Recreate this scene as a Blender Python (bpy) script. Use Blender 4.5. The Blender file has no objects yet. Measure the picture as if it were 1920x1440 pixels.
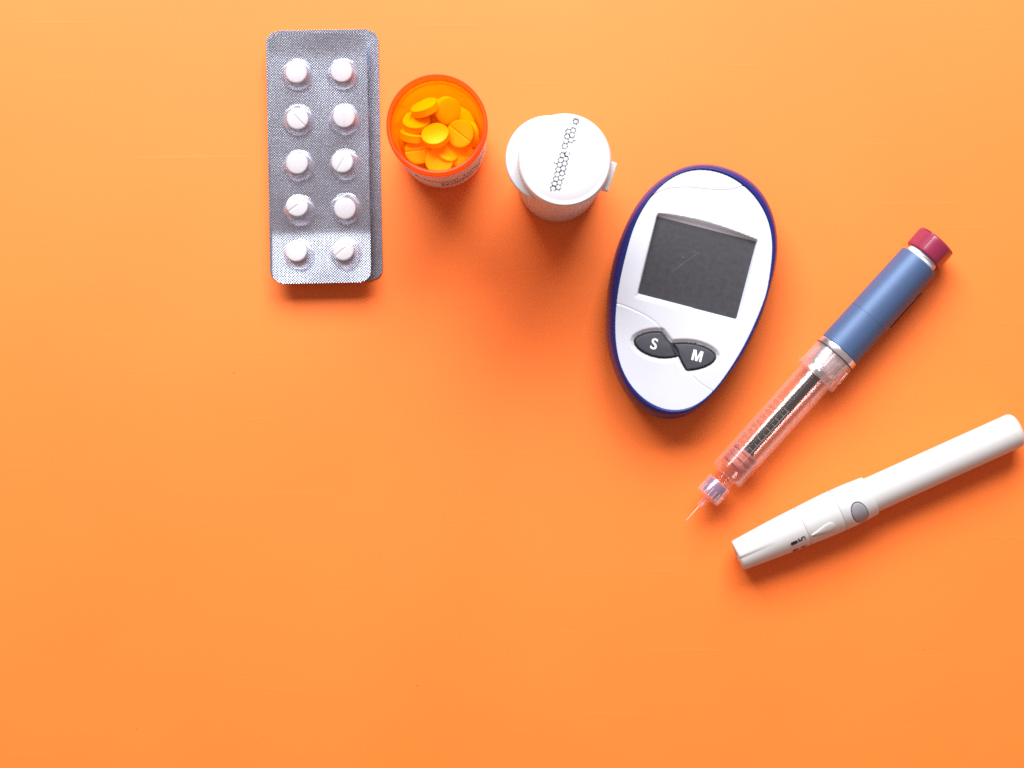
import bpy, math, random
import numpy as np
from mathutils import Vector, Matrix, Euler

random.seed(7)
rng = np.random.default_rng(7)
sc = bpy.context.scene
COL = sc.collection
MM = 0.001

# ------------------------------------------------------------------ camera
CAM_H = 780.0          # mm above the table
K0 = 4.75              # photo pixels (1920 wide) per mm on the table top
cam_d = bpy.data.cameras.new("camera")
cam = bpy.data.objects.new("camera", cam_d)
COL.objects.link(cam)
cam.location = (0, 0, CAM_H * MM)
cam.rotation_euler = (0, 0, 0)
cam_d.sensor_width = 36.0
cam_d.lens = 36.0 * CAM_H / (1920.0 / K0)
cam_d.clip_start = 0.02
cam_d.clip_end = 20.0
sc.camera = cam

# ------------------------------------------------------------------ light
world = bpy.data.worlds.new("World")
sc.world = world
world.use_nodes = True
bg = world.node_tree.nodes["Background"]
bg.inputs[0].default_value = (1.0, 0.68, 0.60, 1)
bg.inputs[1].default_value = 0.35

lamp_d = bpy.data.lights.new("window_light", "AREA")
lamp_d.shape = "RECTANGLE"
lamp_d.size = 1.4
lamp_d.size_y = 0.83
lamp_d.energy = 60.0
lamp_d.color = (0.95, 0.98, 1.0)
lamp = bpy.data.objects.new("window_light", lamp_d)
COL.objects.link(lamp)
lamp.location = (-0.10, 1.06, 0.95)
lamp.rotation_euler = (Vector((0.02, 0.0, 0)) - lamp.location).to_track_quat("-Z", "Y").to_euler()

sc.view_settings.view_transform = "Standard"
sc.view_settings.look = "None"
sc.view_settings.exposure = 0.0
sc.view_settings.gamma = 1.0
sc.cycles.max_bounces = 14
sc.cycles.transparent_max_bounces = 32
sc.cycles.diffuse_bounces = 10
sc.cycles.glossy_bounces = 6
sc.cycles.transmission_bounces = 8
sc.cycles.caustics_reflective = True
sc.cycles.caustics_refractive = False
sc.cycles.sample_clamp_indirect = 3.0
sc.cycles.use_denoising = False      # a denoiser would smear the fine emboss of the foil
sc.cycles.blur_glossy = 1.5
sc.cycles.filter_width = 1.65


def at(px, py, z=0.0):
    """table millimetres of a point seen at photo pixel (px, py), standing z mm up"""
    k = K0 * CAM_H / (CAM_H - z)
    return ((px - 960.0) / k, (720.0 - py) / k)


# ------------------------------------------------------------------ object helpers
def thing(name, label, cat, loc=(0, 0, 0), rz=0.0, group=None):
    o = bpy.data.objects.new(name, None)
    o.empty_display_size = 0.01
    COL.objects.link(o)
    o.location = (loc[0] * MM, loc[1] * MM, loc[2] * MM)
    o.rotation_euler = (0, 0, rz)
    return tag(o, label, cat, group)


def tag(o, label, cat=None, group=None):
    o["label"] = label
    if cat:
        o["category"] = cat
    if group:
        o["group"] = group
    return o


def mesh(name, V, F, mat, smooth=True, sharp=40):
    V = np.asarray(V, dtype=np.float64) * MM
    me = bpy.data.meshes.new(name)
    me.from_pydata([tuple(v) for v in V], [], F)
    me.update()
    if smooth:
        me.polygons.foreach_set("use_smooth", [True] * len(me.polygons))
        if sharp:
            me.set_sharp_from_angle(angle=math.radians(sharp))
    if mat:
        me.materials.append(mat)
    return me


def part(name, me, parent=None, loc=(0, 0, 0), rot=(0, 0, 0)):
    o = bpy.data.objects.new(name, me)
    COL.objects.link(o)
    o.location = (loc[0] * MM, loc[1] * MM, loc[2] * MM)
    o.rotation_euler = rot
    if parent:
        o.parent = parent
    return o


def rev(axis_pts, seg=96, axis="z", H=0.0, rf=None, closed=False):
    """surface of revolution. axis_pts: list of (a, r). axis 'z' about z, 'x' about the x axis at height H.
    rf(a, r, phi) may vary the radius."""
    V, F = [], []
    rings = []
    for (a, r) in axis_pts:
        if r < 1e-6:
            rings.append([len(V)])
            V.append((0, 0, a) if axis == "z" else (a, 0, H))
            continue
        ids = []
        for i in range(seg):
            p = 2 * math.pi * i / seg
            rr = rf(a, r, p) if rf else r
            ids.append(len(V))
            if axis == "z":
                V.append((rr * math.cos(p), rr * math.sin(p), a))
            else:
                V.append((a, -rr * math.sin(p), H + rr * math.cos(p)))
        rings.append(ids)
    pairs = list(zip(rings[:-1], rings[1:]))
    if closed:
        pairs.append((rings[-1], rings[0]))
    for A, B in pairs:
        for i in range(seg):
            j = (i + 1) % seg
            if len(A) == 1 and len(B) == 1:
                continue
            if len(A) == 1:
                f = (A[0], B[j], B[i])
            elif len(B) == 1:
                f = (A[i], A[j], B[0])
            else:
                f = (A[i], A[j], B[j], B[i])
            F.append(f if axis == "z" else f)
    return V, F


def cyl(x, phi, r, H):
    return (x, -r * math.sin(phi), H + r * math.cos(phi))


def box(cx, cy, cz, sx, sy, sz, bev=0.0):
    import bmesh
    bm = bmesh.new()
    bmesh.ops.create_cube(bm, size=1.0)
    for v in bm.verts:
        v.co = Vector((cx + v.co.x * sx, cy + v.co.y * sy, cz + v.co.z * sz))
    if bev > 0:
        bmesh.ops.bevel(bm, geom=bm.edges[:], offset=bev, segments=2, affect="EDGES", profile=0.6)
    bm.verts.index_update()
    V = [tuple(v.co) for v in bm.verts]
    F = [tuple(v.index for v in f.verts) for f in bm.faces]
    bm.free()
    return V, F


def join(*vf):
    V, F = [], []
    for v, f in vf:
        n = len(V)
        V += list(v)
        F += [tuple(i + n for i in q) for q in f]
    return V, F


def text_vf(s, size, bold=0.0, extrude=0.0, shear=0.0):
    """flat lettering as (verts in mm, faces), centred on the origin in the xy plane"""
    cu = bpy.data.curves.new("lettering_curve", "FONT")
    cu.body = s
    cu.size = size
    cu.offset = bold
    cu.extrude = extrude
    cu.shear = shear
    cu.align_x = "CENTER"
    cu.align_y = "CENTER"
    cu.resolution_u = 4
    o = bpy.data.objects.new("lettering_curve", cu)
    COL.objects.link(o)
    dg = bpy.context.evaluated_depsgraph_get()
    me = bpy.data.meshes.new_from_object(o.evaluated_get(dg))
    V = [tuple(v.co) for v in me.vertices]
    F = [tuple(p.vertices) for p in me.polygons]
    bpy.data.objects.remove(o)
    bpy.data.meshes.remove(me)
    bpy.data.curves.remove(cu)
    return V, F


# ------------------------------------------------------------------ materials
def new_mat(name):
    m = bpy.data.materials.new(name)
    m.use_nodes = True
    nt = m.node_tree
    for n in list(nt.nodes):
        nt.nodes.remove(n)
    out = nt.nodes.new("ShaderNodeOutputMaterial")
    return m, nt, out


def principled(name, col, rough=0.4, metal=0.0, spec=0.5, coat=0.0, coat_rough=0.1, sss=0.0, var=0.03, scale=60.0,
               bump=0.0, bump_scale=900.0):
    m, nt, out = new_mat(name)
    b = nt.nodes.new("ShaderNodeBsdfPrincipled")
    b.inputs["Roughness"].default_value = rough
    b.inputs["Metallic"].default_value = metal
    b.inputs["Specular IOR Level"].default_value = spec
    b.inputs["Coat Weight"].default_value = coat
    b.inputs["Coat Roughness"].default_value = coat_rough
    if sss > 0:
        b.inputs["Subsurface Weight"].default_value = sss
        b.inputs["Subsurface Radius"].default_value = (1.0, 0.8, 0.6)
        b.inputs["Subsurface Scale"].default_value = 0.0015
    tc = nt.nodes.new("ShaderNodeTexCoord")
    no = nt.nodes.new("ShaderNodeTexNoise")
    no.inputs["Scale"].default_value = scale
    no.inputs["Detail"].default_value = 4
    nt.links.new(tc.outputs["Object"], no.inputs["Vector"])
    cr = nt.nodes.new("ShaderNodeValToRGB")
    a = [max(0, c * (1 - var)) for c in col]
    c2 = [min(1, c * (1 + var)) for c in col]
    cr.color_ramp.elements[0].position = 0.3
    cr.color_ramp.elements[1].position = 0.7
    cr.color_ramp.elements[0].color = (*a, 1)
    cr.color_ramp.elements[1].color = (*c2, 1)
    nt.links.new(no.outputs["Fac"], cr.inputs["Fac"])
    nt.links.new(cr.outputs["Color"], b.inputs["Base Color"])
    if bump > 0:
        n2 = nt.nodes.new("ShaderNodeTexNoise")
        n2.inputs["Scale"].default_value = bump_scale
        n2.inputs["Detail"].default_value = 2
        nt.links.new(tc.outputs["Object"], n2.inputs["Vector"])
        bp = nt.nodes.new("ShaderNodeBump")
        bp.inputs["Strength"].default_value = bump
        bp.inputs["Distance"].default_value = 0.0002
        nt.links.new(n2.outputs["Fac"], bp.inputs["Height"])
        nt.links.new(bp.outputs["Normal"], b.inputs["Normal"])
    nt.links.new(b.outputs["BSDF"], out.inputs["Surface"])
    return m


def clear_mat(name, tint=(0.95, 0.93, 0.94), rough=0.06, haze=0.05, haze_col=(0.9, 0.9, 0.92), base_refl=0.05,
              edge=0.55, power=3.0, translucent=0.0, edge_haze=0.0, bump=0.0, bump_scale=700.0):
    """thin clear plastic: see-through, glossy, stronger reflection towards grazing edges, a little milky"""
    m, nt, out = new_mat(name)
    tr = nt.nodes.new("ShaderNodeBsdfTransparent")
    tr.inputs[0].default_value = (*tint, 1)
    gl = nt.nodes.new("ShaderNodeBsdfGlossy")
    gl.inputs["Roughness"].default_value = rough
    gl.inputs["Color"].default_value = (1, 1, 1, 1)
    di = nt.nodes.new("ShaderNodeBsdfDiffuse")
    di.inputs[0].default_value = (*haze_col, 1)
    body = di
    if translucent > 0:
        tl = nt.nodes.new("ShaderNodeBsdfTranslucent")
        tl.inputs[0].default_value = (*haze_col, 1)
        mt = nt.nodes.new("ShaderNodeMixShader")
        mt.inputs[0].default_value = translucent
        nt.links.new(di.outputs[0], mt.inputs[1])
        nt.links.new(tl.outputs[0], mt.inputs[2])
        body = mt
    mh = nt.nodes.new("ShaderNodeMixShader")
    mh.inputs[0].default_value = haze
    nt.links.new(tr.outputs[0], mh.inputs[1])
    nt.links.new(body.outputs[0], mh.inputs[2])
    lw = nt.nodes.new("ShaderNodeLayerWeight")
    lw.inputs["Blend"].default_value = 0.5
    pw = nt.nodes.new("ShaderNodeMath")
    pw.operation = "POWER"
    pw.inputs[1].default_value = power
    nt.links.new(lw.outputs["Facing"], pw.inputs[0])
    ma = nt.nodes.new("ShaderNodeMath")
    ma.operation = "MULTIPLY_ADD"
    ma.inputs[1].default_value = edge
    ma.inputs[2].default_value = base_refl
    nt.links.new(pw.outputs[0], ma.inputs[0])
    eh = nt.nodes.new("ShaderNodeMath")
    eh.operation = "MULTIPLY_ADD"
    eh.inputs[1].default_value = edge_haze
    eh.inputs[2].default_value = haze
    nt.links.new(pw.outputs[0], eh.inputs[0])
    nt.links.new(eh.outputs[0], mh.inputs[0])
    mx = nt.nodes.new("ShaderNodeMixShader")
    nt.links.new(ma.outputs[0], mx.inputs[0])
    nt.links.new(mh.outputs[0], mx.inputs[1])
    nt.links.new(gl.outputs[0], mx.inputs[2])
    if bump > 0:
        tc = nt.nodes.new("ShaderNodeTexCoord")
        n2 = nt.nodes.new("ShaderNodeTexNoise")
        n2.inputs["Scale"].default_value = bump_scale
        nt.links.new(tc.outputs["Object"], n2.inputs["Vector"])
        bp = nt.nodes.new("ShaderNodeBump")
        bp.inputs["Strength"].default_value = bump
        bp.inputs["Distance"].default_value = 0.0004
        nt.links.new(n2.outputs["Fac"], bp.inputs["Height"])
        nt.links.new(bp.outputs["Normal"], gl.inputs["Normal"])
        nt.links.new(bp.outputs["Normal"], lw.inputs["Normal"])
    nt.links.new(mx.outputs[0], out.inputs["Surface"])
    return m


def table_mat():
    m, nt, out = new_mat("orange_table")
    N = nt.nodes.new
    L = nt.links.new
    b = N("ShaderNodeBsdfPrincipled")
    b.inputs["Specular IOR Level"].default_value = 0.6
    tc = N("ShaderNodeTexCoord")
    n1 = N("ShaderNodeTexNoise")
    n1.inputs["Scale"].default_value = 9.0
    n1.inputs["Detail"].default_value = 5
    L(tc.outputs["Object"], n1.inputs["Vector"])
    cr = N("ShaderNodeValToRGB")
    cr.color_ramp.elements[0].position = 0.3
    cr.color_ramp.elements[1].position = 0.72
    cr.color_ramp.elements[0].color = (0.95, 0.172, 0.013, 1)
    cr.color_ramp.elements[1].color = (0.97, 0.189, 0.018, 1)
    L(n1.outputs["Fac"], cr.inputs["Fac"])
    # rare dark specks of dirt
    vo = N("ShaderNodeTexVoronoi")
    vo.inputs["Scale"].default_value = 55.0
    L(tc.outputs["Object"], vo.inputs["Vector"])
    lt = N("ShaderNodeMath")
    lt.operation = "LESS_THAN"
    lt.inputs[1].default_value = 0.022
    L(vo.outputs["Distance"], lt.inputs[0])
    sx = N("ShaderNodeSeparateColor")
    L(vo.outputs["Color"], sx.inputs[0])
    g2 = N("ShaderNodeMath")
    g2.operation = "GREATER_THAN"
    g2.inputs[1].default_value = 0.82
    L(sx.outputs[0], g2.inputs[0])
    mu = N("ShaderNodeMath")
    mu.operation = "MULTIPLY"
    L(lt.outputs[0], mu.inputs[0])
    L(g2.outputs[0], mu.inputs[1])
    mu2 = N("ShaderNodeMath")
    mu2.operation = "MULTIPLY"
    mu2.inputs[1].default_value = 0.6
    L(mu.outputs[0], mu2.inputs[0])
    mx = N("ShaderNodeMixRGB")
    mx.inputs[2].default_value = (0.22, 0.05, 0.01, 1)
    L(mu2.outputs[0], mx.inputs[0])
    L(cr.outputs["Color"], mx.inputs[1])
    fine = N("ShaderNodeTexNoise")
    fine.inputs["Scale"].default_value = 1000.0
    fine.inputs["Detail"].default_value = 3
    L(tc.outputs["Object"], fine.inputs["Vector"])
    fr = N("ShaderNodeMapRange")
    fr.inputs["To Min"].default_value = 0.93
    fr.inputs["To Max"].default_value = 1.07
    L(fine.outputs["Fac"], fr.inputs["Value"])
    hs = N("ShaderNodeHueSaturation")
    L(fr.outputs[0], hs.inputs["Value"])
    L(mx.outputs[0], hs.inputs["Color"])
    wear = N("ShaderNodeMixRGB")
    wear.inputs[2].default_value = (0.98, 0.28, 0.08, 1)
    L(hs.outputs[0], wear.inputs[1])
    L(wear.outputs[0], b.inputs["Base Color"])
    # smudged gloss
    n2 = N("ShaderNodeTexNoise")
    n2.inputs["Scale"].default_value = 14.0
    n2.inputs["Detail"].default_value = 8
    n2.inputs["Roughness"].default_value = 0.65
    L(tc.outputs["Object"], n2.inputs["Vector"])
    mr = N("ShaderNodeMapRange")
    mr.inputs["From Min"].default_value = 0.3
    mr.inputs["From Max"].default_value = 0.7
    mr.inputs["To Min"].default_value = 0.54
    mr.inputs["To Max"].default_value = 0.60
    L(n2.outputs["Fac"], mr.inputs["Value"])
    L(mr.outputs[0], b.inputs["Roughness"])
    # faint scratches and a very fine grain in the relief
    mp = N("ShaderNodeMapping")
    mp.inputs["Scale"].default_value = (14, 260, 1)
    mp.inputs["Rotation"].default_value = (0, 0, math.radians(28))
    L(tc.outputs["Object"], mp.inputs["Vector"])
    n3 = N("ShaderNodeTexNoise")
    n3.inputs["Scale"].default_value = 1.0
    n3.inputs["Detail"].default_value = 2
    L(mp.outputs[0], n3.inputs["Vector"])
    g3 = N("ShaderNodeMapRange")
    g3.inputs["From Min"].default_value = 0.66
    g3.inputs["From Max"].default_value = 0.76
    L(n3.outputs["Fac"], g3.inputs["Value"])
    wf = N("ShaderNodeMath")
    wf.operation = "MULTIPLY"
    wf.inputs[1].default_value = 0.06
    L(g3.outputs[0], wf.inputs[0])
    L(wf.outputs[0], wear.inputs[0])
    n4 = N("ShaderNodeTexNoise")
    n4.inputs["Scale"].default_value = 1400.0
    n4.inputs["Detail"].default_value = 2
    L(tc.outputs["Object"], n4.inputs["Vector"])
    ad = N("ShaderNodeMath")
    ad.operation = "MULTIPLY_ADD"
    ad.inputs[1].default_value = 0.35
    L(n4.outputs["Fac"], ad.inputs[0])
    L(g3.outputs[0], ad.inputs[2])
    bp = N("ShaderNodeBump")
    bp.inputs["Strength"].default_value = 0.2
    bp.inputs["Distance"].default_value = 0.0001
    L(ad.outputs[0], bp.inputs["Height"])
    L(bp.outputs["Normal"], b.inputs["Normal"])
    L(b.outputs[0], out.inputs["Surface"])
    return m


def foil_mat(name, col=(0.45, 0.495, 0.61), rough=0.23, pitch=1.04, height=0.040):
    """aluminium foil embossed with a diamond grid of dots"""
    m, nt, out = new_mat(name)
    N = nt.nodes.new
    L = nt.links.new
    b = N("ShaderNodeBsdfPrincipled")
    b.inputs["Metallic"].default_value = 1.0
    b.inputs["Base Color"].default_value = (*col, 1)
    tc = N("ShaderNodeTexCoord")
    sp = N("ShaderNodeSeparateXYZ")
    L(tc.outputs["Object"], sp.inputs[0])

    def wave(op):
        a = N("ShaderNodeMath")
        a.operation = op
        L(sp.outputs[0], a.inputs[0])
        L(sp.outputs[1], a.inputs[1])
        k = N("ShaderNodeMath")
        k.operation = "MULTIPLY"
        k.inputs[1].default_value = math.pi / (pitch * MM)
        L(a.outputs[0], k.inputs[0])
        s = N("ShaderNodeMath")
        s.operation = "SINE"
        L(k.outputs[0], s.inputs[0])
        return s
    w1, w2 = wave("ADD"), wave("SUBTRACT")
    mu = N("ShaderNodeMath")
    mu.operation = "MULTIPLY"
    L(w1.outputs[0], mu.inputs[0])
    L(w2.outputs[0], mu.inputs[1])
    ab = N("ShaderNodeMath")
    ab.operation = "POWER"
    ab.inputs[1].default_value = 2.0
    aa = N("ShaderNodeMath")
    aa.operation = "ABSOLUTE"
    L(mu.outputs[0], aa.inputs[0])
    L(aa.outputs[0], ab.inputs[0])
    bp = N("ShaderNodeBump")
    bp.inputs["Strength"].default_value = 1.0
    bp.inputs["Distance"].default_value = height * MM
    L(ab.outputs[0], bp.inputs["Height"])
    # soft dents and creases of handled foil
    n = N("ShaderNodeTexNoise")
    n.inputs["Scale"].default_value = 55.0
    n.inputs["Detail"].default_value = 2
    L(tc.outputs["Object"], n.inputs["Vector"])
    b2 = N("ShaderNodeBump")
    b2.inputs["Strength"].default_value = 1.0
    b2.inputs["Distance"].default_value = 0.00011
    L(n.outputs["Fac"], b2.inputs["Height"])
    L(bp.outputs["Normal"], b2.inputs["Normal"])
    L(b2.outputs["Normal"], b.inputs["Normal"])
    n2 = N("ShaderNodeTexNoise")
    n2.inputs["Scale"].default_value = 120.0
    n2.inputs["Detail"].default_value = 4
    L(tc.outputs["Object"], n2.inputs["Vector"])
    mr = N("ShaderNodeMapRange")
    mr.inputs["To Min"].default_value = rough - 0.02
    mr.inputs["To Max"].default_value = rough + 0.03
    L(n2.outputs["Fac"], mr.inputs["Value"])
    rm = N("ShaderNodeMath")
    rm.operation = "MULTIPLY_ADD"
    rm.inputs[1].default_value = 0.0
    L(ab.outputs[0], rm.inputs[0])
    L(mr.outputs[0], rm.inputs[2])
    L(rm.outputs[0], b.inputs["Roughness"])
    L(b.outputs[0], out.inputs["Surface"])
    return m


M = dict(
    table=table_mat(),
    foil=foil_mat("blister_foil"),
    bubble=clear_mat("clear_bubble", tint=(0.97, 0.965, 0.985), rough=0.07, haze=0.04, edge_haze=0.35, haze_col=(0.9, 0.9, 0.97),
                     base_refl=0.07, edge=0.5, power=2.2, bump=0.25, bump_scale=330),
    white_pill=principled("white_tablet", (0.55, 0.548, 0.555), 0.6, spec=0.25, bump=0.15, bump_scale=2500),
    yellow_pill=principled("yellow_tablet", (0.94, 0.64, 0.004), 0.55, spec=0.3, var=0.05, bump=0.1, bump_scale=2500),
    amber=clear_mat("amber_plastic", tint=(1.0, 0.74, 0.07), rough=0.14, haze=0.20, haze_col=(0.97, 0.30, 0.002),
                    base_refl=0.03, edge=0.25, power=3.0, translucent=0.6),
    amber_rim=clear_mat("amber_rim_plastic", tint=(1.0, 0.58, 0.07), rough=0.28, haze=0.34, haze_col=(0.95, 0.21, 0.045),
                        base_refl=0.012, edge=0.15, power=3.0, translucent=0.5),
    label=principled("label_paper", (0.70, 0.60, 0.61), 0.5, spec=0.3),
    ink=principled("dark_ink", (0.035, 0.02, 0.03), 0.6, spec=0.2),
    grey_ink=principled("grey_ink", (0.26, 0.25, 0.28), 0.6, spec=0.2, var=0.3, scale=300),
    vial_white=principled("vial_white_plastic", (0.56, 0.565, 0.585), 0.40, spec=0.45),
    meter_white=principled("meter_white_plastic", (0.585, 0.61, 0.68), 0.34, spec=0.45),
    meter_blue=principled("meter_blue_plastic", (0.013, 0.020, 0.135), 0.28, spec=0.22, coat=0.0, coat_rough=0.06),
    screen=principled("dark_screen", (0.050, 0.050, 0.058), 0.28, spec=0.45, var=0.12, scale=500, bump=0.04, bump_scale=2500),
    rubber=principled("dark_rubber", (0.050, 0.051, 0.066), 0.55, spec=0.4, var=0.1, scale=300, bump=0.2, bump_scale=2500),
    black=principled("black_gap", (0.008, 0.008, 0.010), 0.5),
    letter=principled("white_letter_paint", (0.82, 0.84, 0.87), 0.5),
    scratch=principled("pale_scratch", (0.17, 0.17, 0.17), 0.5),
    clear=clear_mat("clear_pen_plastic", tint=(0.985, 0.965, 0.962), rough=0.15, haze=0.008, haze_col=(0.92, 0.91, 0.92), edge_haze=0.22,
                    base_refl=0.06, edge=0.25, power=2.4, bump=0.08, bump_scale=500),
    glass=clear_mat("cartridge_glass", tint=(0.97, 0.95, 0.95), rough=0.05, haze=0.004, base_refl=0.02, edge=0.5, power=2.6),
    frosted=clear_mat("frosted_collar_plastic", tint=(0.96, 0.92, 0.92), rough=0.16, edge_haze=0.25, haze=0.13, haze_col=(0.88, 0.80, 0.80),
                      base_refl=0.06, edge=0.4, power=2.2, translucent=0.4, bump=0.5, bump_scale=420),
    hub=clear_mat("needle_hub_plastic", tint=(0.96, 0.90, 0.93), rough=0.15, haze=0.11, edge_haze=0.2, haze_col=(0.92, 0.82, 0.88),
                  base_refl=0.05, edge=0.4, power=2.2, translucent=0.4),
    purple=principled("purple_plastic", (0.17, 0.045, 0.20), 0.4),
    plunger=principled("pink_rubber_plunger", (0.55, 0.16, 0.13), 0.45, sss=0.1),
    rod=principled("black_threaded_rod", (0.012, 0.010, 0.012), 0.35, spec=0.5),
    pen_blue=principled("metallic_blue_sleeve", (0.062, 0.110, 0.225), 0.46, metal=0.2, spec=0.4, coat=0.0, coat_rough=0.3,
                        var=0.10, scale=2200),
    ring=principled("silver_ring", (0.62, 0.58, 0.60), 0.22, metal=0.8, var=0.15, scale=500),
    barrel_white=principled("inner_barrel_white", (0.74, 0.75, 0.80), 0.35, var=0.08, scale=200),
    knob=principled("dark_red_knob", (0.23, 0.017, 0.052), 0.30, spec=0.5, coat=0.2, coat_rough=0.2),
    steel=principled("needle_steel", (0.82, 0.78, 0.76), 0.4, metal=0.4),
    lancet=principled("lancet_white_plastic", (0.53, 0.535, 0.53), 0.45, spec=0.45, var=0.015),
    lancet_grey=principled("grey_button_plastic", (0.26, 0.26, 0.285), 0.45, spec=0.4),
    mark=clear_mat("embossed_clear_mark", tint=(0.98, 0.94, 0.94), rough=0.15, haze=0.22, haze_col=(0.95, 0.9, 0.9),
                   base_refl=0.10, edge=0.5, power=2.0),
)

# ------------------------------------------------------------------ table
tv, tf = box(0, 0, -10, 1500, 1300, 20, 0)
tab = part("table_surface", mesh("table_surface", tv, tf, M["table"], smooth=False))
tab["kind"] = "structure"
tab["label"] = "smooth bright orange table top under all the medical things"


# ------------------------------------------------------------------ tablets
def tablet_mesh(name, dia, thick, mat, score=True, dome=0.28):
    """round tablet, bevelled rim, domed faces, a score line across the upper face"""
    R = dia / 2
    seg = 72
    prof = []
    hb = thick / 2 - dome          # half height of the straight edge
    rows = [0.0, 0.06, 0.12, 0.2, 0.3, 0.4, 0.5, 0.6, 0.7, 0.8, 0.88, 0.94, 0.97, 1.0]
    up = []
    for t in rows:
        r = R * t
        z = hb + dome * (1 - t ** 2.6)
        if t >= 0.97:
            z -= 0.12 * ((t - 0.94) / 0.06)
        up.append((z, r))
    prof = [(-z, r) for z, r in up] + [(z, r) for z, r in reversed(up)]
    V, F = rev(prof, seg, "z")
    V = np.array(V)
    if score:
        m = V[:, 2] > hb * 0.5
        d = np.abs(V[:, 1])
        V[m, 2] -= 0.34 * np.exp(-(d[m] / 0.26) ** 2)
    return mesh(name, V, F, mat, sharp=50)


def orient(nx, ny, spin):
    """euler for a disc whose normal leans towards (nx, ny) (horizontal components), spun about itself (degrees)"""
    n = Vector((nx, ny, math.sqrt(max(1e-4, 1 - nx * nx - ny * ny))))
    q = Vector((0, 0, 1)).rotation_difference(n)
    return (q.to_matrix() @ Matrix.Rotation(math.radians(spin), 3, "Z")).to_euler()


# ------------------------------------------------------------------ blister packs
def foil_sheet(w, h, rad, zf, step=1.3, thick=0.28):
    """rounded rectangular foil following the height zf(x, y)"""
    nx, ny = int(w / step), int(h / step)
    xs = np.linspace(-w / 2, w / 2, nx + 1)
    ys = np.linspace(-h / 2, h / 2, ny + 1)
    V, F = [], []
    idx = {}
    for lay in (0, 1):
        for j, y in enumerate(ys):
            # the row's half width inside the rounded outline
            e = max(0.0, abs(y) - (h / 2 - rad))
            hw = w / 2 - (rad - math.sqrt(max(0.0, rad * rad - e * e)))
            for i, x in enumerate(xs):
                xx = max(-hw, min(hw, x * hw / (w / 2)))
                idx[lay, i, j] = len(V)
                V.append((xx, y, zf(xx, y) + (0 if lay else -thick)))
    for j in range(ny):
        for i in range(nx):
            F.append((idx[1, i, j], idx[1, i + 1, j], idx[1, i + 1, j + 1], idx[1, i, j + 1]))
            F.append((idx[0, i, j], idx[0, i, j + 1], idx[0, i + 1, j + 1], idx[0, i + 1, j]))
    for i in range(nx):
        for j, s in ((0, 1), (ny, -1)):
            q = (idx[0, i, j], idx[0, i + 1, j], idx[1, i + 1, j], idx[1, i, j])
            F.append(q if s > 0 else q[::-1])
    for j in range(ny):
        for i, s in ((0, -1), (nx, 1)):
            q = (idx[0, i, j], idx[0, i, j + 1], idx[1, i, j + 1], idx[1, i, j])
            F.append(q if s > 0 else q[::-1])
    return V, F


def bubble_mesh(seed):
    r = random.Random(seed)
    ph = [r.uniform(0, 6.28) for _ in range(4)]
    am = [r.uniform(0.02, 0.05) for _ in range(4)]

    def rf(a, rr, p):
        # slightly buckled walls
        k = math.sin(math.pi * min(1, a / 4.6)) if a > 0.3 else 0.1
        return rr * (1 + k * sum(am[i] * math.sin((i + 3) * p + ph[i]) for i in range(4)))
    prof = [(0.05, 6.35), (0.16, 6.1), (0.30, 5.9), (1.0, 5.75), (2.1, 5.5), (3.3, 5.15), (4.2, 4.7), (5.0, 4.1), (5.5, 3.4), (5.8, 2.3),
            (5.95, 1.0), (5.98, 0)]
    V, F = rev(prof, 56, "z", rf=rf)
    return mesh("bubble", V, F, M["bubble"], sharp=0)


BUB = [bubble_mesh(i) for i in range(4)]

# lower pack, lying on the table
lw_z = 0.45
lx, ly = at(608, 292, lw_z)
low = thing("blister_pack", "silver blister pack lying underneath, showing only as a rim round the upper pack",
            "blister pack", (lx, ly, 0), math.radians(1.0), "stacked silver blister packs")
V, F = foil_sheet(211 / 4.753, 472 / 4.753, 5.0, lambda x, y: lw_z + 0.25 * max(0, abs(y) / 49) ** 6)
part("foil_sheet", mesh("foil_sheet", V, F, M["foil"], sharp=30), low)
for r_ in range(5):
    for c_ in (0, 1):
        b = part("bubble", BUB[(r_ + c_ * 2) % 4], low, (-10.5 + 22.3 * c_, 34.2 - 17.6 * r_, lw_z),
                 (0, 0, random.uniform(0, 6)))

# upper pack, resting on the bubbles of the lower one, its lower end bent up
UP_Z = 7.25
ux, uy = at(599.5, 297, UP_Z)
CREASE = -29.0
BEND = math.radians(6.0)


def up_h(x, y):
    z = UP_Z
    d = CREASE - y
    # short smooth crease, then a flat flap
    w = 1.2
    z += math.tan(BEND) * (0.5 * (d + math.sqrt(d * d + w * w)))
    d2 = y - 41
    z += 0.008 * (d2 + math.sqrt(d2 * d2 + 9)) * 3
    z += 0.08 * math.sin(x * 0.19 + 0.7) * math.sin(y * 0.13)
    return z


upp = thing("blister_pack", "upper silver blister pack with ten white tablets, its lower end bent up", "blister pack",
            (ux, uy, 0), math.radians(1.15), "stacked silver blister packs")
V, F = foil_sheet(38.4, 97.6, 4.2, up_h, step=0.9)
part("foil_sheet", mesh("foil_sheet", V, F, M["foil"], sharp=30), upp)

white_tab = tablet_mesh("tablet", 8.3, 3.2, M["white_pill"])
white_plain = tablet_mesh("tablet", 8.3, 3.2, M["white_pill"], score=False)
bub_px = [[(556, 139), (642, 138)], [(558, 224), (645, 223)], [(559.5, 310), (646, 308)], [(560.5, 394), (648, 391)],
          [(560, 477), (648, 475)]]
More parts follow.
